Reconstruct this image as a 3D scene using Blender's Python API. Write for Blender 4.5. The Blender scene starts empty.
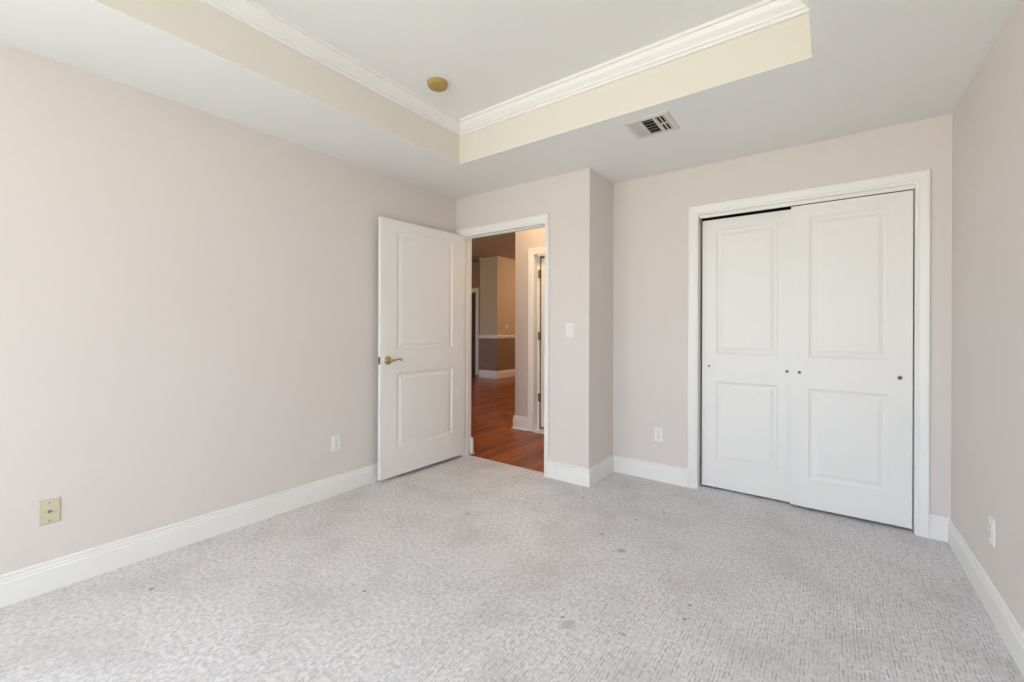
import bpy, bmesh, math, random
from mathutils import Matrix, Vector

scene = bpy.context.scene
COL = scene.collection
PI = math.pi
random.seed(7)

# ------------------------------------------------------------------ camera
CAM = Vector((2.879, -3.004, 1.2086))
YAW, ROLL, FPX, CY = 0.634, 0.0033, 430.48, 328.41
cd = bpy.data.cameras.new('camera')
cam = bpy.data.objects.new('camera', cd)
COL.objects.link(cam)
R = Vector((math.cos(YAW), math.sin(YAW), 0)); U = Vector((0, 0, 1)); F = Vector((-math.sin(YAW), math.cos(YAW), 0))
ax = R * math.cos(ROLL) + U * math.sin(ROLL)
ay = -R * math.sin(ROLL) + U * math.cos(ROLL)
cam.matrix_world = Matrix(((ax.x, ay.x, -F.x, CAM.x), (ax.y, ay.y, -F.y, CAM.y), (ax.z, ay.z, -F.z, CAM.z), (0, 0, 0, 1)))
cd.sensor_width = 36.0
cd.lens = FPX / 1024 * 36.0
cd.shift_y = -(341 - CY) / 1024
cd.clip_start = 0.02
scene.camera = cam

# ------------------------------------------------------------------ world: pale sky above, sunlit lawn below
world = bpy.data.worlds.new('world'); scene.world = world
world.use_nodes = True
nt = world.node_tree; nt.nodes.clear()
wo = nt.nodes.new('ShaderNodeOutputWorld'); bg = nt.nodes.new('ShaderNodeBackground')
tc = nt.nodes.new('ShaderNodeTexCoord'); sx = nt.nodes.new('ShaderNodeSeparateXYZ'); rp = nt.nodes.new('ShaderNodeValToRGB')
mr = nt.nodes.new('ShaderNodeMapRange')
mr.inputs[1].default_value = -1; mr.inputs[2].default_value = 1
nt.links.new(tc.outputs['Generated'], sx.inputs[0]); nt.links.new(sx.outputs[2], mr.inputs[0])
nt.links.new(mr.outputs[0], rp.inputs[0]); nt.links.new(rp.outputs[0], bg.inputs[0]); nt.links.new(bg.outputs[0], wo.inputs[0])
e = rp.color_ramp.elements
e[0].position = 0.47; e[0].color = (0.78, 0.765, 0.61, 1)
e[1].position = 0.53; e[1].color = (0.70, 0.83, 1.0, 1)
bg.inputs[1].default_value = 12.5

# ------------------------------------------------------------------ exposure and view
scene.view_settings.view_transform = 'Standard'
scene.view_settings.look = 'None'
scene.view_settings.gamma = 1.0
scene.view_settings.use_curve_mapping = False
scene.view_settings.exposure = 0.10
scene.render.film_transparent = False
scene.cycles.max_bounces = 16
scene.cycles.diffuse_bounces = 10
scene.cycles.use_denoising = True
scene.cycles.denoising_prefilter = 'ACCURATE'
scene.cycles.denoising_input_passes = 'RGB_ALBEDO_NORMAL'
scene.cycles.sample_clamp_indirect = 8.0

# windows behind the camera (two openings in the back wall, one unseen in the left wall, added to light the right wall)
YB = -6.20
WINDOWS = [(1.10, 1.95), (2.20, 3.05)]
LWY0, LWY1 = -5.55, -4.05     # third window, unseen, added to brighten the right wall
WZ0, WZ1 = 0.45, 2.18
ld = bpy.data.lights.new('window_portal', 'AREA'); ld.shape = 'RECTANGLE'; ld.size = LWY1 - LWY0; ld.size_y = WZ1 - WZ0; ld.cycles.is_portal = True
lo = bpy.data.objects.new('window_portal', ld); COL.objects.link(lo); lo.location = (-0.13, (LWY0 + LWY1) / 2, (WZ0 + WZ1) / 2); lo.rotation_euler = (PI / 2, 0, -PI / 2)
for i, (x0, x1) in enumerate(WINDOWS):
    ld = bpy.data.lights.new('window_portal', 'AREA'); ld.shape = 'RECTANGLE'
    ld.size = x1 - x0; ld.size_y = WZ1 - WZ0
    ld.cycles.is_portal = True
    lo = bpy.data.objects.new('window_portal', ld); COL.objects.link(lo)
    lo.location = ((x0 + x1) / 2, YB - 0.13, (WZ0 + WZ1) / 2); lo.rotation_euler = (PI / 2, 0, 0)

ld = bpy.data.lights.new('window_portal', 'AREA'); ld.shape = 'RECTANGLE'; ld.size = 1.0; ld.size_y = 1.3; ld.cycles.is_portal = True
lo = bpy.data.objects.new('window_portal', ld); COL.objects.link(lo); lo.location = (-4.1, -0.02, 1.45); lo.rotation_euler = (PI / 2, 0, 0)  # portal for an unseen opening added to throw cool light on the pier

def lamp(name, loc, power, color, radius=0.09):
    ld = bpy.data.lights.new(name, 'POINT'); ld.energy = power; ld.color = color; ld.shadow_soft_size = radius
    lo = bpy.data.objects.new(name, ld); COL.objects.link(lo); lo.location = loc
    return lo
WARM = (1.0, 0.77, 0.50)
lamp('hall_lamp', (0.60, 0.55, 2.78), 36, WARM)
lamp('passage_fill', (-1.6, 1.7, 2.6), 30, WARM)  # unseen light added to warm the carpet by the door
lamp('far_room_lamp', (-1.6, 6.0, 2.5), 62, (1.0, 0.66, 0.38))

# ------------------------------------------------------------------ materials
def new_mat(name, color, rough=0.5, metal=0.0, spec=0.5):
    m = bpy.data.materials.new(name); m.use_nodes = True
    b = m.node_tree.nodes['Principled BSDF']
    b.inputs['Base Color'].default_value = (*color, 1)
    b.inputs['Roughness'].default_value = rough
    b.inputs['Metallic'].default_value = metal
    b.inputs['Specular IOR Level'].default_value = spec
    return m

def paint(name, color, rough=0.6, bump=0.02, scale=220, spec=0.3):
    """Rolled or brushed paint: faint tonal drift and a fine stipple."""
    m = new_mat(name, color, rough, 0, spec)
    t = m.node_tree; b = t.nodes['Principled BSDF']
    tc = t.nodes.new('ShaderNodeTexCoord')
    n = t.nodes.new('ShaderNodeTexNoise'); n.inputs['Scale'].default_value = scale; n.inputs['Detail'].default_value = 3
    n2 = t.nodes.new('ShaderNodeTexNoise'); n2.inputs['Scale'].default_value = 2.2; n2.inputs['Detail'].default_value = 2
    mx = t.nodes.new('ShaderNodeMix'); mx.data_type = 'RGBA'
    mx.inputs[6].default_value = (*[c * 0.985 for c in color], 1); mx.inputs[7].default_value = (*[min(1, c * 1.015) for c in color], 1)
    bp = t.nodes.new('ShaderNodeBump'); bp.inputs['Strength'].default_value = bump; bp.inputs['Distance'].default_value = 0.002
    t.links.new(tc.outputs['Object'], n.inputs['Vector']); t.links.new(tc.outputs['Object'], n2.inputs['Vector'])
    t.links.new(n2.outputs['Fac'], mx.inputs[0]); t.links.new(mx.outputs[2], b.inputs['Base Color'])
    t.links.new(n.outputs['Fac'], bp.inputs['Height']); t.links.new(bp.outputs[0], b.inputs['Normal'])
    return m

M = {}
M['wall'] = paint('wall_paint', (0.705, 0.655, 0.628), 0.75, 0.10)
M['ceiling'] = paint('ceiling_paint', (0.81, 0.82, 0.805), 0.9, 0.12)
M['cream'] = paint('cream_paint', (0.74, 0.70, 0.635), 0.8, 0.10)
M['trim'] = paint('white_trim_paint', (0.82, 0.815, 0.80), 0.38, 0.01, 60, 0.5)
M['door'] = paint('white_door_paint', (0.81, 0.80, 0.785), 0.42, 0.03, 120, 0.5)
M['dark'] = new_mat('interior_shade', (0.05, 0.045, 0.04), 0.9)  # shade of closed spaces put into a near black colour
M['black'] = new_mat('black_slot', (0.01, 0.01, 0.01), 0.8)
M['cup'] = new_mat('cup_shadow_metal', (0.10, 0.10, 0.10), 0.5, 0.6)
M['brass'] = new_mat('polished_brass', (0.52, 0.44, 0.24), 0.25, 1.0)
M['oldbrass'] = new_mat('antique_brass', (0.22, 0.14, 0.06), 0.35, 1.0)
M['nickel'] = new_mat('nickel', (0.45, 0.44, 0.42), 0.3, 1.0)
M['plastic'] = new_mat('white_plastic', (0.80, 0.79, 0.77), 0.35)
M['ivory'] = new_mat('ivory_plastic', (0.60, 0.55, 0.40), 0.35)
M['yellowed'] = new_mat('yellowed_plastic', (0.44, 0.29, 0.075), 0.45)
M['ventwhite'] = new_mat('vent_enamel', (0.66, 0.65, 0.60), 0.45)
M['screw'] = new_mat('screw_metal', (0.35, 0.33, 0.28), 0.35, 1.0)
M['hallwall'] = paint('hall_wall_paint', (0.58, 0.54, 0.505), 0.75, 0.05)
M['hallshade'] = paint('hall_shaded_tan', (0.34, 0.23, 0.16), 0.75, 0.05)  # tan deepened so the dimness behind the pier is in the colour
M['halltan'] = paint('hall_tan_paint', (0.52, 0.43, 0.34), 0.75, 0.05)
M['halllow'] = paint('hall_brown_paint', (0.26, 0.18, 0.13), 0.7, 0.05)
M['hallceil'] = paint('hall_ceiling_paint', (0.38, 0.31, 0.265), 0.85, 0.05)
M['stain'] = new_mat('stained_wood_door', (0.10, 0.045, 0.025), 0.4)
M['glassframe'] = M['trim']

def carpet_mat():
    m = new_mat('cut_loop_carpet', (0.5, 0.5, 0.5), 0.95, 0, 0.1)
    t = m.node_tree; b = t.nodes['Principled BSDF']; L = t.links.new
    N = t.nodes.new
    tc = N('ShaderNodeTexCoord')
    # slight wander so the ribs are not ruled
    wn = N('ShaderNodeTexNoise'); wn.inputs['Scale'].default_value = 22; wn.inputs['Detail'].default_value = 2
    ws = N('ShaderNodeVectorMath'); ws.operation = 'SCALE'; ws.inputs['Scale'].default_value = 0.012
    wa = N('ShaderNodeVectorMath'); wa.operation = 'ADD'
    L(tc.outputs['Object'], wn.inputs['Vector']); L(wn.outputs['Color'], ws.inputs[0]); L(ws.outputs[0], wa.inputs[0]); L(tc.outputs['Object'], wa.inputs[1])
    def mth(op, a, b_=None, c_=None):
        x = N('ShaderNodeMath'); x.operation = op
        for k, v in enumerate((a, b_, c_)):
            if v is None: continue
            if isinstance(v, (int, float)): x.inputs[k].default_value = v
            else: L(v, x.inputs[k])
        return x.outputs[0]
    def band(v, a, b_):
        x = N('ShaderNodeMapRange'); x.inputs[1].default_value = a; x.inputs[2].default_value = b_; x.inputs[3].default_value = 1; x.inputs[4].default_value = 0
        L(v, x.inputs[0]); return x.outputs[0]
    sp = N('ShaderNodeSeparateXYZ'); L(wa.outputs[0], sp.inputs[0])
    u = mth('DIVIDE', sp.outputs[0], 0.0125); row = mth('FLOOR', u)
    h0 = N('ShaderNodeTexWhiteNoise'); h0.noise_dimensions = '1D'; L(row, h0.inputs['W'])
    v = mth('ADD', mth('DIVIDE', sp.outputs[1], 0.054), mth('MULTIPLY', h0.outputs['Value'], 7.0)); cell = mth('FLOOR', v)
    cv = N('ShaderNodeCombineXYZ'); L(row, cv.inputs[0]); L(cell, cv.inputs[1])
    h1_ = N('ShaderNodeTexWhiteNoise'); h1_.noise_dimensions = '2D'; L(cv.outputs[0], h1_.inputs['Vector'])
    du = mth('ABSOLUTE', mth('SUBTRACT', mth('FRACT', u), 0.5)); dv = mth('ABSOLUTE', mth('SUBTRACT', mth('FRACT', v), 0.5))
    hs = N('ShaderNodeMapRange'); hs.inputs[1].default_value = 0.15; hs.inputs[2].default_value = 1.0; L(h1_.outputs['Value'], hs.inputs[0])
    dash_v = mth('MULTIPLY', mth('MULTIPLY', band(du, 0.08, 0.26), band(dv, 0.30, 0.46)), hs.outputs[0])
    cell_v = h1_.outputs['Value']
    # pile fuzz
    fz = N('ShaderNodeTexNoise'); fz.inputs['Scale'].default_value = 260; fz.inputs['Detail'].default_value = 2
    L(tc.outputs['Object'], fz.inputs['Vector'])
    md = N('ShaderNodeTexNoise'); md.inputs['Scale'].default_value = 55; md.inputs['Detail'].default_value = 3
    L(tc.outputs['Object'], md.inputs['Vector'])
    # traffic wear
    lg = N('ShaderNodeTexNoise'); lg.inputs['Scale'].default_value = 3.2; lg.inputs['Detail'].default_value = 4; lg.inputs['Roughness'].default_value = 0.6
    L(tc.outputs['Object'], lg.inputs['Vector'])
    def mix(fac, a, bb, mode='MIX'):
        x = N('ShaderNodeMix'); x.data_type = 'RGBA'; x.blend_type = mode
        for s, v in ((0, fac), (6, a), (7, bb)):
            if isinstance(v, (int, float)): x.inputs[s].default_value = v
            elif isinstance(v, tuple): x.inputs[s].default_value = v
            else: L(v, x.inputs[s])
        return x.outputs[2]
    def rng(src, a, bb, lo, hi):
        x = N('ShaderNodeMapRange'); x.inputs[1].default_value = a; x.inputs[2].default_value = bb
        x.inputs[3].default_value = lo; x.inputs[4].default_value = hi; L(src, x.inputs[0]); return x.outputs[0]
    c = mix(rng(cell_v, 0, 1, 0, 1), (0.69, 0.675, 0.705, 1), (0.81, 0.795, 0.825, 1))
    c = mix(rng(md.outputs['Fac'], 0.38, 0.66, 0, 0.75), c, (0.38, 0.365, 0.38, 1))
    c = mix(rng(fz.outputs['Fac'], 0.38, 0.62, 0, 0.6), c, (0.84, 0.82, 0.835, 1))
    c = mix(rng(dash_v, 0, 1, 0, 0.60), c, (0.26, 0.29, 0.295, 1))
    c = mix(rng(lg.outputs['Fac'], 0.45, 0.70, 0, 0.42), c, (0.44, 0.42, 0.42, 1))
    # small dark spots trodden into the pile: (x, y, radius, strength)
    for (px, py, pr, ps) in SPOTS:
        d = N('ShaderNodeVectorMath'); d.operation = 'DISTANCE'; d.inputs[1].default_value = (px, py, 0)
        L(wa_spot(t, tc, N, L), d.inputs[0])
        c = mix(rng(d.outputs['Value'], pr * 0.6, pr * 1.3, min(0.92, ps * 1.45), 0), c, (0.20, 0.18, 0.18, 1))
    L(c, b.inputs['Base Color'])
    h1 = N('ShaderNodeMath'); h1.operation = 'MULTIPLY_ADD'; h1.inputs[1].default_value = -1.0; L(dash_v, h1.inputs[0])
    h2 = N('ShaderNodeMath'); h2.operation = 'MULTIPLY'; h2.inputs[1].default_value = 0.5; L(fz.outputs['Fac'], h2.inputs[0])
    L(h2.outputs[0], h1.inputs[2])
    bp = N('ShaderNodeBump'); bp.inputs['Strength'].default_value = 0.55; bp.inputs['Distance'].default_value = 0.006
    L(h1.outputs[0], bp.inputs['Height']); L(bp.outputs[0], b.inputs['Normal'])
    b.inputs['Sheen Weight'].default_value = 0.15
    return m

_ws = {}
def wa_spot(t, tc, N, L):
    if 'o' not in _ws:
        n = N('ShaderNodeTexNoise'); n.inputs['Scale'].default_value = 40
        s = N('ShaderNodeVectorMath'); s.operation = 'SCALE'; s.inputs['Scale'].default_value = 0.02
        sb = N('ShaderNodeVectorMath'); sb.operation = 'SUBTRACT'; sb.inputs[1].default_value = (0.5, 0.5, 0.5)
        a = N('ShaderNodeVectorMath'); a.operation = 'ADD'
        fl = N('ShaderNodeVectorMath'); fl.operation = 'MULTIPLY'; fl.inputs[1].default_value = (1, 1, 0)
        L(tc.outputs['Object'], n.inputs['Vector']); L(n.outputs['Color'], sb.inputs[0]); L(sb.outputs[0], s.inputs[0])
        L(s.outputs[0], a.inputs[0]); L(tc.outputs['Object'], a.inputs[1]); L(a.outputs[0], fl.inputs[0])
        _ws['o'] = fl.outputs[0]
    return _ws['o']

SPOTS = [(1.975, -0.758, 0.022, 0.36), (2.028, -1.45, 0.030, 0.22), (2.395, -1.025, 0.008, 0.6), (2.397, -1.131, 0.0095, 0.5),
         (2.227, -1.368, 0.010, 0.35), (1.985, -1.422, 0.0075, 0.6), (1.902, -0.344, 0.010, 0.5), (2.015, -0.131, 0.010, 0.5),
         (1.467, -0.22, 0.012, 0.45), (1.808, -0.646, 0.013, 0.3), (0.987, -0.913, 0.015, 0.3), (0.364, -2.386, 0.010, 0.5), (1.165, -1.809, 0.009, 0.65), (0.462, -1.987, 0.010, 0.3)]
M['carpet'] = carpet_mat()

def wood_mat():
    m = new_mat('cherry_plank_floor', (0.3, 0.1, 0.03), 0.26, 0, 0.3)
    t = m.node_tree; b = t.nodes['Principled BSDF']; L = t.links.new; N = t.nodes.new
    tc = N('ShaderNodeTexCoord'); mp = N('ShaderNodeMapping'); mp.inputs['Rotation'].default_value = (0, 0, PI / 2)
    L(tc.outputs['Object'], mp.inputs['Vector'])
    br = N('ShaderNodeTexBrick'); br.inputs['Scale'].default_value = 1.0
    br.inputs['Brick Width'].default_value = 0.85; br.inputs['Row Height'].default_value = 0.082; br.inputs['Mortar Size'].default_value = 0.0012
    br.inputs['Color1'].default_value = (0.25, 0.055, 0.011, 1); br.inputs['Color2'].default_value = (0.44, 0.108, 0.021, 1)
    br.inputs['Mortar'].default_value = (0.05, 0.015, 0.006, 1); br.offset = 0.41
    L(mp.outputs[0], br.inputs['Vector'])
    gm = N('ShaderNodeMapping'); gm.inputs['Scale'].default_value = (30, 1.6, 1); L(tc.outputs['Object'], gm.inputs['Vector'])
    gn = N('ShaderNodeTexNoise'); gn.inputs['Scale'].default_value = 3; gn.inputs['Detail'].default_value = 4; L(gm.outputs[0], gn.inputs['Vector'])
    r = N('ShaderNodeMapRange'); r.inputs[1].default_value = 0.35; r.inputs[2].default_value = 0.7; r.inputs[3].default_value = 0; r.inputs[4].default_value = 0.5
    L(gn.outputs['Fac'], r.inputs[0])
    x = N('ShaderNodeMix'); x.data_type = 'RGBA'; L(r.outputs[0], x.inputs[0]); L(br.outputs['Color'], x.inputs[6]); x.inputs[7].default_value = (0.10, 0.022, 0.006, 1)
    L(x.outputs[2], b.inputs['Base Color'])
    return m
M['wood'] = wood_mat()

# ------------------------------------------------------------------ mesh helpers
class MB:
    def __init__(s): s.v = []; s.f = []; s.mi = []
    def add(s, vs, fs, mi=0):
        o = len(s.v); s.v += [tuple(v) for v in vs]
        for f in fs: s.f.append([i + o for i in f]); s.mi.append(mi)
    def box(s, x0, x1, y0, y1, z0, z1, mi=0):
        vs = [(x0, y0, z0), (x1, y0, z0), (x1, y1, z0), (x0, y1, z0), (x0, y0, z1), (x1, y0, z1), (x1, y1, z1), (x0, y1, z1)]
        s.add(vs, [(0, 3, 2, 1), (4, 5, 6, 7), (0, 1, 5, 4), (1, 2, 6, 5), (2, 3, 7, 6), (3, 0, 4, 7)], mi)
    def obox(s, c, ux, uy, uz, mi=0):
        """box from centre and three half-extent vectors"""
        c = Vector(c); ux, uy, uz = Vector(ux), Vector(uy), Vector(uz)
        vs = [c + a * ux + b_ * uy + d * uz for d in (-1, 1) for (a, b_) in ((-1, -1), (1, -1), (1, 1), (-1, 1))]
        s.add(vs, [(0, 3, 2, 1), (4, 5, 6, 7), (0, 1, 5, 4), (1, 2, 6, 5), (2, 3, 7, 6), (3, 0, 4, 7)], mi)
    def lathe(s, prof, n=28, mi=0, center=(0, 0, 0), axis='z'):
        """closed solid of revolution; prof = [(r, h)...] from bottom to top"""
        vs = []; rings = []
        def P(x, y, h):
            if axis == 'z': return (center[0] + x, center[1] + y, center[2] + h)
            if axis == 'y': return (center[0] + x, center[1] - h, center[2] + y)
            return (center[0] + h, center[1] + x, center[2] + y)
        for r, h in prof:
            if r < 1e-6: rings.append([len(vs)]); vs.append(P(0, 0, h))
            else:
                rings.append(list(range(len(vs), len(vs) + n)))
                vs += [P(r * math.cos(2 * PI * k / n), r * math.sin(2 * PI * k / n), h) for k in range(n)]
        fs = []
        for a, b_ in zip(rings, rings[1:]):
            for k in range(n):
                k2 = (k + 1) % n
                if len(a) == 1: fs.append((a[0], b_[k2], b_[k]))
                elif len(b_) == 1: fs.append((a[k], a[k2], b_[0]))
                else: fs.append((a[k], a[k2], b_[k2], b_[k]))
        if len(rings[0]) > 1: fs.append(tuple(reversed(rings[0])))
        if len(rings[-1]) > 1: fs.append(tuple(rings[-1]))
        s.add(vs, fs, mi)
    def tube(s, pts, radii, n=10, mi=0):
        pts = [Vector(p) for p in pts]; vs = []; rings = []
        for i, p in enumerate(pts):
            d = (pts[min(i + 1, len(pts) - 1)] - pts[max(i - 1, 0)]).normalized()
            a = d.cross(Vector((0, 0, 1)));
            if a.length < 1e-3: a = d.cross(Vector((1, 0, 0)))
            a.normalize(); b_ = d.cross(a)
            rings.append(list(range(len(vs), len(vs) + n)))
            r = radii[i]
            vs += [p + a * r * math.cos(2 * PI * k / n) + b_ * r * math.sin(2 * PI * k / n) for k in range(n)]
        fs = []
        for q, w in zip(rings, rings[1:]):
            for k in range(n): fs.append((q[k], q[(k + 1) % n], w[(k + 1) % n], w[k]))
        fs.append(tuple(reversed(rings[0]))); fs.append(tuple(rings[-1]))
        s.add(vs, fs, mi)
    def loops(s, loops, closed_path=False, mi=0):
        """skin successive stations, each the same closed cross-section"""
        n = len(loops[0]); o = []
        vs = []
        for lp in loops: o.append(len(vs)); vs += lp
        fs = []
        m = len(loops)
        for i in range(m if closed_path else m - 1):
            a, b_ = o[i], o[(i + 1) % m]
            for k in range(n): fs.append((a + k, a + (k + 1) % n, b_ + (k + 1) % n, b_ + k))
        if not closed_path:
            fs.append(tuple(range(o[0] + n - 1, o[0] - 1, -1))); fs.append(tuple(range(o[-1], o[-1] + n)))
        s.add(vs, fs, mi)
    def build(s, name, mats, parent=None, bevel=0.0, smooth=False):
        me = bpy.data.meshes.new(name)
        me.from_pydata(s.v, [], s.f)
        if not isinstance(mats, (list, tuple)): mats = [mats]
        for m in mats: me.materials.append(m)
        for p, i in zip(me.polygons, s.mi): p.material_index = i
        bm = bmesh.new(); bm.from_mesh(me)
        bmesh.ops.recalc_face_normals(bm, faces=bm.faces)
        if bevel > 0:
            es = [e for e in bm.edges if len(e.link_faces) == 2 and e.calc_face_angle(0) > 0.6]
            bmesh.ops.bevel(bm, geom=es, offset=bevel, segments=2, profile=0.5, affect='EDGES')
        bm.to_mesh(me); bm.free()
        if smooth:
            me.polygons.foreach_set('use_smooth', [True] * len(me.polygons))
            me.set_sharp_from_angle(angle=math.radians(40))
        o = bpy.data.objects.new(name, me); COL.objects.link(o)
        if parent: o.parent = parent
        return o

def props(o, label=None, cat=None, group=None, kind=None):
    if label: o['label'] = label
    if cat: o['category'] = cat
    if group: o['group'] = group
    if kind: o['kind'] = kind
    return o
def structure(o, label, cat): return props(o, label, cat, None, 'structure')
def empty(name, loc=(0, 0, 0), rotz=0.0):
    o = bpy.data.objects.new(name, None); COL.objects.link(o)
    o.location = loc; o.rotation_euler = (0, 0, rotz); o.empty_display_size = 0.05
    return o

# ------------------------------------------------------------------ dimensions (metres)
H, HT = 2.44, 2.735                 # soffit and tray ceiling heights
W, A, B = 3.4444, 1.4029, 0.4553    # right wall, recess corner, closet wall
TX0, TX1, TY = 0.6425, 2.8153, -0.635
TYF = -5.56
T = 0.12                            # wall thickness
DX0, DX1, DZ = 0.103, 1.009, 2.075  # entry door opening
CX0, CX1, CZ = 2.082, 3.2915, 2.072  # closet opening
HZ = 2.93                           # hall ceiling

# ------------------------------------------------------------------ room shell
b = MB(); b.box(0, W, YB, 0, -0.06, 0); b.box(A, W, 0, 1.16, -0.06, 0)
b.box(DX0, DX1, 0, 0.064, -0.06, 0)
structure(b.build('floor', M['carpet']), 'light grey ribbed carpet with small dark spots covering the bedroom floor', 'carpet')

b = MB(); b.box(-T, 0, LWY1, 0, -0.06, H + 0.06); b.box(-T, 0, YB - T, LWY0, -0.06, H + 0.06); b.box(-T, 0, LWY0, LWY1, -0.06, WZ0); b.box(-T, 0, LWY0, LWY1, WZ1, H + 0.06)
structure(b.build('wall_left', M['wall']), 'long plain pinkish beige wall to the left of the open door', 'wall')
b = MB(); b.box(-T, DX0, 0, 0.10, -0.06, HZ); b.box(DX1, A, 0, 0.10, -0.06, HZ); b.box(DX0, DX1, 0, 0.10, DZ, HZ)
b.box(A - 0.11, A, 0.10, B + T, -0.06, HZ)
structure(b.build('wall_entry', M['wall']), 'beige wall around the open doorway with an outside corner', 'wall')
b = MB(); b.box(A, CX0, B, B + T, -0.06, H + 0.06); b.box(CX1, W, B, B + T, -0.06, H + 0.06); b.box(CX0, CX1, B, B + T, CZ, H + 0.06)
structure(b.build('wall_closet', M['wall']), 'beige wall holding the white sliding closet doors', 'wall')
b = MB(); b.box(W, W + T, YB - T, 1.16, -0.06, H + 0.06)
structure(b.build('wall_right', M['wall']), 'plain pale wall at the right edge beside the closet', 'wall')
b = MB()
xs = [-T] + [x for w_ in WINDOWS for x in w_] + [W + T]
for k in (0, 2, 4): b.box(xs[k], xs[k + 1], YB - T, YB, -0.06, H + 0.06)
for k in (1, 3):
    b.box(xs[k], xs[k + 1], YB - T, YB, -0.06, WZ0); b.box(xs[k], xs[k + 1], YB - T, YB, WZ1, H + 0.06)
structure(b.build('wall_back', M['wall']), 'beige window wall behind the viewer', 'wall')
b = MB(); b.box(A - 0.11, W + T, 1.06, 1.16, -0.06, H + 0.06)
structure(b.build('wall_closet_inside', M['dark']), 'inside back wall of the closet, coloured dark in place of shade', 'wall')

SK = 0.003
b = MB()   # soffit ring
b.box(-T, TX0, YB - T, B + T, H, H + SK); b.box(TX1, W + T, YB - T, 1.16, H, H + SK)
b.box(TX0, TX1, TY, 0, H, H + SK); b.box(A, TX1, 0, 1.16, H, H + SK); b.box(TX0, TX1, YB - T, TYF, H, H + SK)
structure(b.build('ceiling_soffit', M['ceiling']), 'lower white ceiling border around the raised tray', 'ceiling')
b = MB()   # vertical tray sides
b.box(TX0 - 0.05, TX0, TYF, TY, H + SK, HT); b.box(TX1, TX1 + 0.05, TYF, TY, H + SK, HT)
b.box(TX0 - 0.05, TX1 + 0.05, TY, TY + 0.05, H + SK, HT); b.box(TX0 - 0.05, TX1 + 0.05, TYF - 0.05, TYF, H + SK, HT)
structure(b.build('wall_tray', M['cream']), 'cream painted upright sides of the ceiling tray', 'wall')
b = MB(); b.box(TX0 - 0.05, TX1 + 0.05, TYF - 0.05, TY + 0.05, HT, HT + 0.05)
structure(b.build('ceiling', M['ceiling']), 'raised white tray ceiling carrying the round detector', 'ceiling')

# crown moulding inside the tray
CP = [(0, 2.646), (0.011, 2.646), (0.012, 2.662), (0.022, 2.665), (0.026, 2.674), (0.036, 2.682), (0.048, 2.694), (0.056, 2.708), (0.059, 2.717), (0.069, 2.719), (0.071, HT), (0, HT)]
b = MB()
b.loops([[(TX0 + d, TYF + d, z) for d, z in CP], [(TX0 + d, TY - d, z) for d, z in CP], [(TX1 - d, TY - d, z) for d, z in CP], [(TX1 - d, TYF + d, z) for d, z in CP]], True)
structure(b.build('trim_1', M['trim']), 'white stepped crown moulding around the top of the ceiling tray', 'crown moulding')

# baseboards: mitred sweeps, one object per wall
BP = [(0, 0), (0.015, 0), (0.015, 0.099), (0.0118, 0.104), (0.0118, 0.114), (0.0078, 0.1200), (0.0105, 0.1245), (0.0105, 0.132), (0.005, 0.137), (0, 0.137)]
def offset_path(pts, d):
    out = []
    for i, p in enumerate(pts):
        ns = []
        for q, r in ((i - 1, i), (i, i + 1)):
            if q >= 0 and r < len(pts):
                v = Vector(pts[r]) - Vector(pts[q]); v.normalize(); ns.append(Vector((v.y, -v.x)))
        if len(ns) == 1: o = ns[0] * d
        else: o = (ns[0] + ns[1]) * (d / (1 + ns[0].dot(ns[1])))
        out.append(Vector(p) + o)
    return out
def baseboard(pts, items, prof=BP, mat='trim', zs=1.0):
    """pts run so that the room is on the right-hand side; items = (name, label) per segment"""
    offs = [offset_path(pts, d) for d, z in prof]
    for k, it in enumerate(items):
        if it is None: continue
        b = MB()
        b.loops([[(offs[j][i].x, offs[j][i].y, prof[j][1] * zs) for j in range(len(prof))] for i in (k, k + 1)])
        structure(b.build(it[0], M[mat]), it[1], 'baseboard')
baseboard([(0, YB), (0, 0), (DX0 - 0.07, 0)], [('baseboard_left', 'long white baseboard along the left wall'), None])
baseboard([(1.0485, 0), (A, 0), (A, B), (2.0136, B)], [('baseboard_entry', 'short white baseboard right of the open doorway'),
          ('baseboard_recess', 'short white baseboard on the side of the recess, beyond the outside corner'), ('baseboard_closet', 'white baseboard between the recess and the closet door frame')])
baseboard([(3.3535, B), (W, B), (W, YB), (0, YB)], [('baseboard_corner', 'tiny white baseboard stub between closet frame and right wall'), ('baseboard_right', 'white baseboard along the right wall'), ('baseboard_back', 'white baseboard under the windows')])

# door casings (mitred, profiled)
CPROF = [(0, 0), (0, 0.009), (0.10, 0.011), (0.16, 0.0135), (0.24, 0.0135), (0.30, 0.0125), (0.70, 0.016), (0.80, 0.018), (0.95, 0.018), (1.0, 0.014), (1.0, 0)]
def casing(name, label, x0, x1, z, yw, sl, sh, sr, mat='trim', zbot=0.0):
    b = MB()
    st = [[], [], [], []]
    for u, t in CPROF:
        y = yw - t
        st[0].append((x0 - u * sl, y, zbot)); st[1].append((x0 - u * sl, y, z + u * sh)); st[2].append((x1 + u * sr, y, z + u * sh)); st[3].append((x1 + u * sr, y, zbot))
    b.loops(st)
    return structure(b.build(name, M[mat]), label, 'door frame')
casing('trim_2', 'white casing framing the open doorway', DX0 + 0.004, DX1 - 0.002, DZ - 0.002, 0, 0.072, 0.070, 0.042)
casing('trim_3', 'white casing framing the sliding closet doors', CX0, CX1, CZ, B, 0.0684, 0.069, 0.062)

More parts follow.
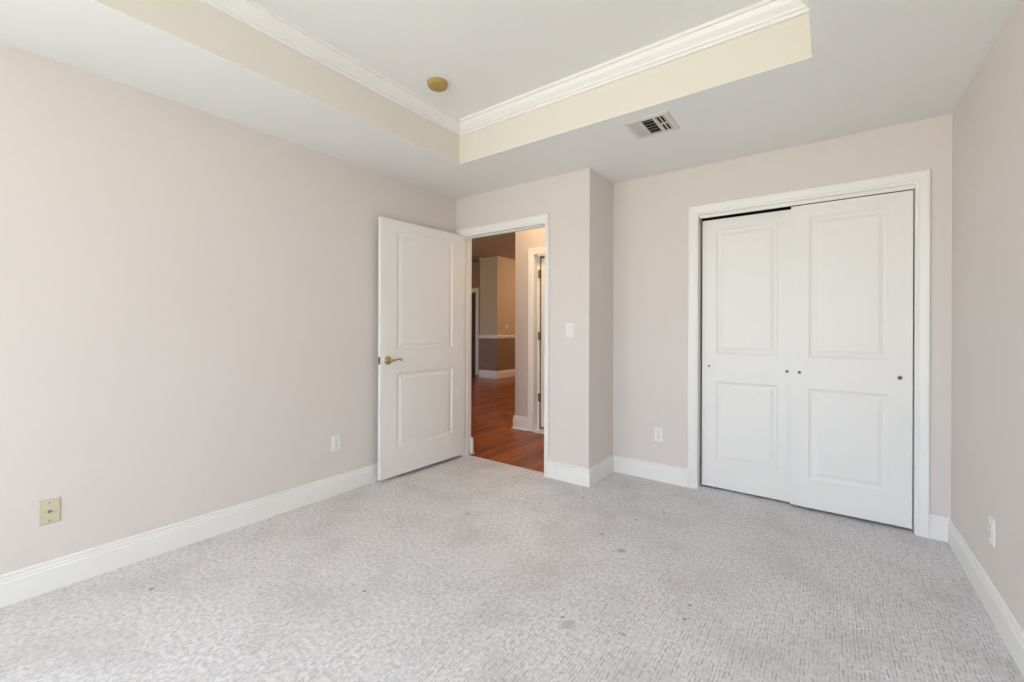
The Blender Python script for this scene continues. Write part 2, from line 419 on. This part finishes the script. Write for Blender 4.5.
# entry jamb with stops
b = MB()
b.box(DX0 - 0.001, DX0 + 0.003, -0.004, 0.108, 0, DZ); b.box(DX1 - 0.004, DX1 + 0.001, -0.004, 0.108, 0, DZ); b.box(DX0, DX1, -0.004, 0.108, DZ - 0.004, DZ + 0.001)
b.box(DX0 + 0.003, DX0 + 0.013, 0.040, 0.075, 0, DZ - 0.014); b.box(DX1 - 0.014, DX1 - 0.004, 0.040, 0.075, 0, DZ - 0.014); b.box(DX0 + 0.003, DX1 - 0.004, 0.040, 0.075, DZ - 0.014, DZ - 0.004)
structure(b.build('trim_4', M['trim']), 'white door jamb lining the open doorway', 'door jamb')
# closet jamb and track fascia
b = MB()
b.box(CX0 - 0.002, CX0 + 0.001, B - 0.006, B + T, 0, CZ); b.box(CX1 - 0.001, CX1 + 0.002, B - 0.006, B + T, 0, CZ); b.box(CX0, CX1, B - 0.006, B + T, CZ - 0.001, CZ + 0.002)
b.box(CX0 + 0.001, CX1 - 0.001, B + 0.014, B + 0.026, 2.0475, CZ - 0.001)
structure(b.build('trim_5', M['trim']), 'white closet jamb with the track fascia above the sliding doors', 'door jamb')

# ------------------------------------------------------------------ moulded two-panel doors
def panel_door(name, w, h, th, panels, parent, mat):
    """leaf in local x (width), z (height); front face at y = 0 facing -y, back at y = th. panels = (x0, x1, z0, z1)"""
    b = MB()
    ring = [(0.0, 0.0), (0.006, 0.0035), (0.012, 0.0075), (0.020, 0.0085), (0.026, 0.0085), (0.046, 0.0030), (0.052, 0.0022)]
    xs = sorted({0, w} | {p[0] for p in panels} | {p[1] for p in panels}); zs = sorted({0, h} | {p[2] for p in panels} | {p[3] for p in panels})
    for side in (0, 1):
        Y = (lambda d: d) if side == 0 else (lambda d: th - d)
        for i in range(len(xs) - 1):
            for k in range(len(zs) - 1):
                xm, zm = (xs[i] + xs[i + 1]) / 2, (zs[k] + zs[k + 1]) / 2
                if any(p[0] < xm < p[1] and p[2] < zm < p[3] for p in panels): continue
                b.add([(xs[i], Y(0), zs[k]), (xs[i + 1], Y(0), zs[k]), (xs[i + 1], Y(0), zs[k + 1]), (xs[i], Y(0), zs[k + 1])], [(0, 1, 2, 3) if side == 0 else (3, 2, 1, 0)])
        for (x0, x1, z0, z1) in panels:
            vs, fs = [], []
            for d, dep in ring: vs += [(x0 + d, Y(dep), z0 + d), (x1 - d, Y(dep), z0 + d), (x1 - d, Y(dep), z1 - d), (x0 + d, Y(dep), z1 - d)]
            for r in range(len(ring) - 1):
                for q in range(4):
                    f = (r * 4 + q, r * 4 + (q + 1) % 4, r * 4 + 4 + (q + 1) % 4, r * 4 + 4 + q); fs.append(f if side == 0 else f[::-1])
            n = (len(ring) - 1) * 4; f = (n, n + 1, n + 2, n + 3); fs.append(f if side == 0 else f[::-1])
            b.add(vs, fs)
    b.add([(0, 0, 0), (w, 0, 0), (w, th, 0), (0, th, 0)], [(3, 2, 1, 0)]); b.add([(0, 0, h), (w, 0, h), (w, th, h), (0, th, h)], [(0, 1, 2, 3)])
    b.add([(0, 0, 0), (0, th, 0), (0, th, h), (0, 0, h)], [(3, 2, 1, 0)]); b.add([(w, 0, 0), (w, th, 0), (w, th, h), (w, 0, h)], [(0, 1, 2, 3)])
    me = bpy.data.meshes.new(name); me.from_pydata(b.v, [], b.f); me.materials.append(mat)
    bm = bmesh.new(); bm.from_mesh(me); bmesh.ops.remove_doubles(bm, verts=bm.verts, dist=1e-5); bm.to_mesh(me); bm.free()
    o = bpy.data.objects.new(name, me); COL.objects.link(o); o.parent = parent
    return o

# entry door, swung open against the left wall. Local x runs from the hinge to the free edge, front face towards +x of the room.
d1 = empty('door_1', (0.127, -0.012, 0.03), 0)
d1.rotation_euler = (0, 0, -PI / 2 - math.radians(2.1))
structure(d1, 'open white two panel door with brass lever standing against the left wall', 'door')
DW, DH = 0.914, 2.040
# with this rotation local +x -> world -y, local -y -> world -x: so the leaf is mirrored to face the room
leaf = panel_door('leaf', DW, DH, 0.036, [(0.152, 0.766, 0.215, 0.818), (0.152, 0.766, 1.006, 1.945)], d1, M['door'])
leaf.location = (0, -0.036, 0)
b = MB()   # rosette on the room side (local +y)
zc = 0.925; xc = DW - 0.064
def ly(prof, cx, cz, y0, sgn, mb, n=28):
    mb.lathe([(r, -sgn * h) for r, h in prof], n, 0, (cx, y0, cz), 'y')
hnd = empty('door_handle', (xc, 0, zc)); hnd.parent = d1; hnd['label'] = 'polished brass lever handle'
b = MB(); ly([(0, 0), (0.033, 0), (0.034, 0.003), (0.031, 0.007), (0.022, 0.010), (0.015, 0.013), (0.0125, 0.022), (0.0125, 0.046), (0, 0.048)], 0, 0, 0, 1, b)
b.build('rosette', M['brass'], hnd, smooth=True)
b = MB()
b.tube([(0.004, 0.040, 0), (-0.012, 0.045, 0.001), (-0.035, 0.048, 0.003), (-0.060, 0.047, 0.007), (-0.080, 0.045, 0.0085), (-0.095, 0.043, 0.004), (-0.102, 0.042, -0.005), (-0.101, 0.042, -0.012)],
       [0.012, 0.0105, 0.008, 0.0068, 0.007, 0.0078, 0.0075, 0.004], 12)
b.build('lever', M['brass'], hnd, smooth=True)
b = MB(); ly([(0, 0), (0.033, 0), (0.034, 0.003), (0.031, 0.007), (0.022, 0.010), (0.015, 0.013), (0.0125, 0.018), (0, 0.022)], 0, 0, -0.036, -1, b)
b.build('rosette', M['brass'], hnd, smooth=True)
b = MB(); b.box(DW, DW + 0.0015, -0.031, -0.005, zc - 0.029, zc + 0.029)
lp = b.build('latch_plate', M['oldbrass'], d1); lp['label'] = 'dark brass latch plate on the door edge'
b = MB(); b.box(DW + 0.001, DW + 0.010, -0.025, -0.011, zc - 0.009, zc + 0.009)
b.build('latch_bolt', M['brass'], lp, bevel=0.002)
for hz in (0.21, 1.02, 1.82):
    b = MB(); b.lathe([(0.0055, -0.045), (0.0065, -0.044), (0.0065, 0.044), (0.0055, 0.045)], 12, 0, (-0.004, -0.040, hz)); b.box(-0.0025, -0.0005, -0.036, -0.004, hz - 0.044, hz + 0.044)
    b.build('hinge', M['oldbrass'], d1, smooth=False)

# sliding closet doors
def slide_door(name, label, x0, x1, y, z0, z1, pulls, px0, px1):
    d = empty(name, (x0, y, z0)); structure(d, label, 'door')
    w, h = x1 - x0, z1 - z0
    panel_door('leaf', w, h, 0.034, [(px0 - x0, px1 - x0, 0.212 - z0, 0.815 - z0), (px0 - x0, px1 - x0, 1.022 - z0, 1.958 - z0)], d, M['door'])
    for (x, z, r) in pulls:
        b = MB(); b.lathe([(0, 0.0006), (r * 0.62, 0.0006), (r * 0.78, 0.0016), (r * 0.95, 0.0022), (r, 0)], 20, 0, (x - x0, 0, z - z0), 'y')
        p = b.build('finger_pull', M['nickel'], d, smooth=True)
        b = MB(); b.lathe([(0, 0), (r * 0.6, 0), (r * 0.6, 0.0014), (0, 0.0014)], 16, 0, (x - x0, 0, z - z0), 'y')
        b.build('cup', M['cup'], p)
    return d
slide_door('door_2', 'rear white sliding closet door, the left one behind the seam', 2.0965, 2.705, 0.527, 0.016, 2.036, [(2.146, 0.929, 0.009), (2.648, 0.917, 0.011)], 2.194, 2.596)
slide_door('door_3', 'front white sliding closet door, the right one overlapping its neighbour', 2.672, 3.2845, 0.4815, 0.020, 2.0425, [(2.722, 0.919, 0.011), (3.229, 0.917, 0.014)], 2.772, 3.174)

# ------------------------------------------------------------------ wall plates
def plate_body(parent, w, h, mat, t=0.0055):
    b = MB()
    pr = [(0, 0), (0, t * 0.5), (0.004, t), ]
    st = []
    for ins, d in pr: st.append([(-w / 2 + ins, -d, -h / 2 + ins), (w / 2 - ins, -d, -h / 2 + ins), (w / 2 - ins, -d, h / 2 - ins), (-w / 2 + ins, -d, h / 2 - ins)])
    b.loops(st)
    return b.build('cover_plate', mat, parent)
def screw(parent, x, z, y, r=0.0032):
    b = MB(); b.lathe([(r, 0), (r, 0.0008), (r * 0.6, 0.0015), (0, 0.0016)], 12, 0, (x, y, z), 'y'); b.build('screw', M['screw'], parent)
def outlet(name, loc, rz, label):
    o = empty(name, loc, rz); props(o, label, 'outlet', 'white wall outlets')
    plate_body(o, 0.070, 0.114, M['plastic'])
    for s in (-1, 1):
        zc = s * 0.0195; b = MB()
        vs = []; n = 24
        for k in range(n):
            a = 2 * PI * k / n; x = 0.0172 * math.cos(a); z = max(-0.0135, min(0.0135, 0.0172 * math.sin(a))); vs.append((x, z))
        b.loops([[(x, -0.0050, zc + z) for x, z in vs], [(x, -0.0072, zc + z) for x, z in vs], [(x * 0.95, -0.0078, zc + z * 0.95) for x, z in vs]])
        r = b.build('receptacle', M['plastic'], o)
        b = MB(); b.box(-0.0078, -0.0054, -0.0081, -0.006, zc - 0.001, zc + 0.0085); b.box(0.0054, 0.0078, -0.0081, -0.006, zc + 0.0005, zc + 0.0085)
        b.lathe([(0.0026, 0.006), (0.0026, 0.0081)], 10, 0, (0, 0, zc - 0.0065), 'y')
        b.build('slots', M['black'], r)
    screw(o, 0, 0, -0.0052)
    return o
outlet('wall_outlet', (1.790, B, 0.367), 0, 'white duplex outlet on the recessed wall left of the closet')
outlet('wall_outlet', (0, -1.239, 0.371), PI / 2, 'white duplex outlet low on the left wall near the open door')
outlet('wall_outlet', (W, -0.312, 0.352), -PI / 2, 'white outlet low on the right wall near the closet corner')
o = empty('coax_plate', (0, -2.6685, 0.3625), PI / 2); props(o, 'yellowed ivory cable jack plate low on the left wall above the baseboard', 'wall plate')
plate_body(o, 0.071, 0.114, M['ivory'])
screw(o, 0, 0.041, -0.0052, 0.004); screw(o, 0, -0.041, -0.0052, 0.004)
b = MB(); b.lathe([(0.0078, 0.005), (0.0078, 0.008), (0.0048, 0.0085), (0.0048, 0.017), (0.003, 0.0175), (0, 0.0172)], 6, 0, (0, 0, 0), 'y'); b.build('coax_jack', M['screw'], o)
o = empty('light_switch', (1.236, 0, 1.195), 0); props(o, 'white toggle light switch on the wall right of the doorway', 'light switch')
plate_body(o, 0.070, 0.114, M['plastic'])
b = MB(); b.box(-0.0055, 0.0055, -0.0062, -0.004, -0.012, 0.012); sl = b.build('slot', M['plastic'], o)
b = MB(); b.obox((0, -0.011, 0.003), (0.0045, 0, 0), (0, 0.0075, 0.003), (0, -0.001, 0.004)); b.build('toggle', M['plastic'], o, bevel=0.001)
screw(o, 0, 0.030, -0.0052); screw(o, 0, -0.030, -0.0052)

# ------------------------------------------------------------------ ceiling fittings
o = empty('smoke_detector', (0.915, -1.122, HT)); props(o, 'round yellowed smoke detector on the raised tray ceiling', 'smoke detector')
b = MB(); b.lathe([(0.050, -0.009), (0.062, -0.009), (0.064, -0.006), (0.064, 0)], 40); bp_ = b.build('base_ring', M['yellowed'], o, smooth=True)
b = MB(); b.lathe([(0, -0.0275), (0.018, -0.0275), (0.019, -0.0265), (0.052, -0.0265), (0.057, -0.025), (0.0595, -0.022), (0.061, -0.012), (0.061, -0.007), (0, -0.007)], 40)
b.build('body', M['yellowed'], o, smooth=True)
b = MB(); b.lathe([(0, -0.0295), (0.007, -0.0295), (0.008, -0.0285), (0.008, -0.026), (0, -0.026)], 16, 0, (0.0, 0, 0)); b.build('test_button', M['yellowed'], o)

VX, VY = 2.014, -0.402
o = empty('ceiling_vent', (VX, VY, H)); props(o, 'square white three way air vent set in the ceiling border', 'air vent')
S2, S1 = 0.131, 0.100
b = MB()
st = [[(-s_, -s_, z), (s_, -s_, z), (s_, s_, z), (-s_, s_, z)] for s_, z in ((S2, 0), (S2, -0.002), (S2 - 0.010, -0.007), (S1, -0.007), (S1, 0.0))]
vs = [p for lp_ in st for p in lp_]; fs = []
for r in range(4):
    for q in range(4): fs.append((r * 4 + q, r * 4 + (q + 1) % 4, r * 4 + 4 + (q + 1) % 4, r * 4 + 4 + q))
b.add(vs, fs); b.build('frame', M['ventwhite'], o)
b = MB(); b.box(-S1, S1, -S1, S1, -0.0012, -0.0004); b.build('duct_shade', M['black'], o)  # black sheet stands in for the shade inside the duct
b = MB()
b.box(-0.045, -0.033, -S1, S1, -0.0075, -0.001); b.box(0.033, 0.045, -S1, S1, -0.0075, -0.001)
b.box(-S1, -0.045, -0.007, 0.007, -0.0075, -0.001); b.box(0.045, S1, -0.007, 0.007, -0.0075, -0.001)
b.build('divider_bars', M['ventwhite'], o)
def blade(mb, c, along, across, length, wdt, tilt):
    al = Vector(along) * length / 2; ac = Vector(across)
    n = (ac * math.cos(tilt) + Vector((0, 0, 1)) * math.sin(tilt)); t_ = (-ac * math.sin(tilt) + Vector((0, 0, 1)) * math.cos(tilt))
    mb.obox(c, al, n * wdt / 2, t_ * 0.0005)
for k in range(5):
    b = MB(); blade(b, (0, -0.078 + k * 0.039, -0.006), (1, 0, 0), (0, 1, 0), 0.066, 0.019, math.radians(28)); b.build('louver', M['ventwhite'], o)
for sx in (-1, 1):
    for k in range(3):
        for half in (-1, 1):
            b = MB(); blade(b, (sx * (0.051 + k * 0.0215), half * 0.052, -0.006), (0, 1, 0), (1, 0, 0), 0.088, 0.0175, math.radians(-32 * sx)); b.build('louver', M['ventwhite'], o)
for sy in (-1, 1): 
    b = MB(); b.lathe([(0, -0.0085), (0.003, -0.008), (0.0035, -0.0065), (0, -0.0065)], 10, 0, (0, sy * 0.108, 0)); b.build('screw', M['ventwhite'], o)

# ------------------------------------------------------------------ windows behind the camera
for i, (x0, x1) in enumerate(WINDOWS + [(0, LWY1 - LWY0)]):
    w = empty('window_%d' % (i + 1), (x0, YB, WZ0)); structure(w, 'unseen white sash window behind the viewer', 'window')
    if i == 2: w.location = (0, LWY1, WZ0); w.rotation_euler = (0, 0, -PI / 2)  # the added left wall window, there for its light on the right wall
    ww, hh = x1 - x0, WZ1 - WZ0
    b = MB(); b.box(0, 0.045, -0.09, -0.05, 0, hh); b.box(ww - 0.045, ww, -0.09, -0.05, 0, hh); b.box(0.045, ww - 0.045, -0.09, -0.05, 0, 0.05); b.box(0.045, ww - 0.045, -0.09, -0.05, hh - 0.05, hh); b.box(0.045, ww - 0.045, -0.09, -0.05, hh / 2 - 0.02, hh / 2 + 0.02)
    b.build('window_sash', M['trim'], w)
    b = MB(); b.box(-0.07, 0, 0.0, 0.018, -0.07, hh + 0.07); b.box(ww, ww + 0.07, 0, 0.018, -0.07, hh + 0.07); b.box(0, ww, 0, 0.018, hh, hh + 0.07); b.box(0, ww, 0, 0.03, -0.03, 0.0)
    b.build('window_casing', M['trim'], w)

# ------------------------------------------------------------------ hall and far room seen through the doorway
YH = 1.21          # hall wall with the second door
XC = -0.172         # its outside corner
b = MB(); b.box(-7, 1.29, 0.064, 7.4, -0.07, -0.004)
structure(b.build('hall_floor', M['wood']), 'glossy reddish brown plank floor beyond the open doorway', 'wood floor')
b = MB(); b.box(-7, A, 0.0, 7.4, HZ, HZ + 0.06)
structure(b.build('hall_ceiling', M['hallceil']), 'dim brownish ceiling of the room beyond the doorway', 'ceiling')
HX0, HX1, HDZ = 0.092, 0.90, 2.073
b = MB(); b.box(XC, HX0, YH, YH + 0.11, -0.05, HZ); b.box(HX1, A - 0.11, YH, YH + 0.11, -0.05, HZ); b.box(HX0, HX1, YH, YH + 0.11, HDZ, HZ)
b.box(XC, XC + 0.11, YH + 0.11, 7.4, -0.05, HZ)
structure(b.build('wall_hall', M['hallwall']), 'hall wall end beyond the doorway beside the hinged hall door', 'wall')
b = MB(); b.box(-7, -4.6, 0.0, 0.10, -0.05, HZ); b.box(-3.6, -T, 0.0, 0.10, -0.05, HZ); b.box(-4.6, -3.6, 0, 0.10, -0.05, 0.8); b.box(-4.6, -3.6, 0, 0.10, 2.1, HZ); b.box(-7.1, -7, 0, 7.4, -0.05, HZ); b.box(-7, XC + 0.11, 7.4, 7.5, -0.05, HZ); b.box(A - 0.11, A, B + T, YH + 0.2, -0.05, HZ)  # includes a window gap added for cool light on the far pier
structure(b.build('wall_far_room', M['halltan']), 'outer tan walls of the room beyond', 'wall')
HB = [(d * 1.15, z * 1.16) for d, z in BP]
SHOE = [(0, 0), (0.030, 0), (0.029, 0.010), (0.024, 0.018), (0.0165, 0.021)] + [p for p in HB if p[1] > 0.03]
baseboard([(XC, 2.0), (XC, YH), (0.026, YH)], [('baseboard_hall_end', 'white hall baseboard on the hidden side of the wall end'), ('baseboard_hall', 'short white baseboard at the foot of the hall wall end')], SHOE)
baseboard([(DX0 + 0.026, 0.10), (-1.2, 0.10)], [('baseboard_hall_back', 'end of hall baseboard peeking past the left door jamb')], SHOE)
casing('trim_6', 'white casing of the hall door beyond the doorway', HX0, HX1, HDZ, YH, 0.067, 0.073, 0.067)
b = MB(); b.box(HX0 - 0.001, HX0 + 0.003, YH - 0.004, YH + 0.11, 0, HDZ); b.box(HX1 - 0.003, HX1 + 0.001, YH - 0.004, YH + 0.11, 0, HDZ); b.box(HX0, HX1, YH - 0.004, YH + 0.11, HDZ - 0.003, HDZ + 0.001)
b.box(HX0 + 0.003, HX1 - 0.003, YH - 0.01, YH + 0.13, -0.004, 0.018); b.box(HX0 + 0.003, HX0 + 0.026, YH + 0.088, YH + 0.11, 0.018, HDZ - 0.003); b.box(0.151, HX1 - 0.003, YH + 0.0, YH + 0.11, HDZ - 0.02, HDZ - 0.003)
structure(b.build('trim_7', M['trim']), 'white jamb and low threshold of the hall door', 'door jamb')
d4 = empty('door_4', (0.152, YH + 0.074, 0.05)); structure(d4, 'cream hall door with three dark hinges seen through the doorway', 'door')
panel_door('leaf', 0.76, 1.985, 0.035, [(0.11, 0.65, 0.22, 0.80), (0.11, 0.65, 1.0, 1.87)], d4, M['door'])
for hz in (0.345, 1.07, 1.80):
    b = MB(); b.lathe([(0.006, -0.05), (0.0085, -0.047), (0.0085, 0.047), (0.006, 0.05)], 12, 0, (-0.012, -0.010, hz)); b.box(-0.040, -0.012, -0.004, -0.001, hz - 0.046, hz + 0.046)
    b.build('hinge', M['oldbrass'], d4)
b = MB(); b.box(HX0 - 0.05, HX1 + 0.05, YH + 0.16, YH + 0.2, -0.05, 2.2)  # dark panel in place of the shaded space behind the door
structure(b.build('wall_hall_shade', M['dark']), 'dark panel standing in for shade behind the hall door', 'wall')

# far pier: grey face towards us, warm lit face towards the lamp, with dado rail, skirting and cornice
FX0, FX1, FY = -4.03, -3.49, 5.06
b = MB(); b.box(FX0, FX1, FY, 7.4, 1.0, HZ, 0); b.box(FX0, FX1, FY, 7.4, -0.05, 1.0, 1)
structure(b.build('wall_far_pier', [M['halltan'], M['halllow']]), 'two tone tan and brown wall corner far beyond the doorway', 'wall')
pth = [(FX0, 7.4), (FX0, FY), (FX1, FY), (FX1, 7.4)]
# room lies outside the pier
def ring_trim(name, label, cat, prof, mat='trim'):
    path = pth
    offs = [offset_path(path, d) for d, z in prof]
    b = MB(); b.loops([[(offs[j][i].x, offs[j][i].y, prof[j][1]) for j in range(len(prof))] for i in range(4)])
    structure(b.build(name, M[mat]), label, cat)
ring_trim('baseboard_far', 'cream baseboard around the far wall corner', 'baseboard', [(0, 0), (0.018, 0), (0.018, 0.15), (0.010, 0.17), (0.006, 0.19), (0, 0.19)])
ring_trim('trim_8', 'cream dado rail around the far wall corner', 'dado rail', [(0, 0.965), (0.012, 0.968), (0.014, 0.985), (0.026, 1.005), (0.028, 1.025), (0.020, 1.04), (0, 1.045)])
ring_trim('trim_9', 'cornice at the top of the far wall corner', 'cornice', [(0, 2.86), (0.012, 2.86), (0.014, 2.90), (0.022, 2.905), (0.024, HZ), (0, HZ)], 'halltan')
o = empty('light_switch', (FX1, 5.45, 1.245), PI / 2); props(o, 'small far light switch on the orange lit wall above the dado rail', 'light switch')
plate_body(o, 0.070, 0.114, M['plastic'])
b = MB(); b.obox((0, -0.010, 0.003), (0.0045, 0, 0), (0, 0.0075, 0.003), (0, -0.001, 0.004)); b.build('toggle', M['plastic'], o)
# wall behind the pier with a stained door
FD = 5.5
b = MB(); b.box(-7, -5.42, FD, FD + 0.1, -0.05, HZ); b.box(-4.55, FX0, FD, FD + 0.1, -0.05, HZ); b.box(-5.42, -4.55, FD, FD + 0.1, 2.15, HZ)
structure(b.build('wall_far', M['hallshade']), 'tan wall behind the far corner, shade put into its colour, with a dark door', 'wall')
casing('trim_10', 'cream casing of the far dark door', -5.42, -4.55, 2.15, FD, 0.11, 0.11, 0.11)
d5 = empty('door_5', (-5.41, FD + 0.02, 0.01)); structure(d5, 'dark stained door at the far left through the doorway', 'door')
panel_door('leaf', 0.85, 2.12, 0.035, [(0.12, 0.73, 0.22, 0.85), (0.12, 0.73, 1.05, 1.98)], d5, M['stain'])
for hz in (0.35, 1.10, 1.85):
    b = MB(); b.lathe([(0.006, -0.05), (0.0085, -0.047), (0.0085, 0.047), (0.006, 0.05)], 10, 0, (0.858, -0.006, hz)); b.build('hinge', M['oldbrass'], d5)
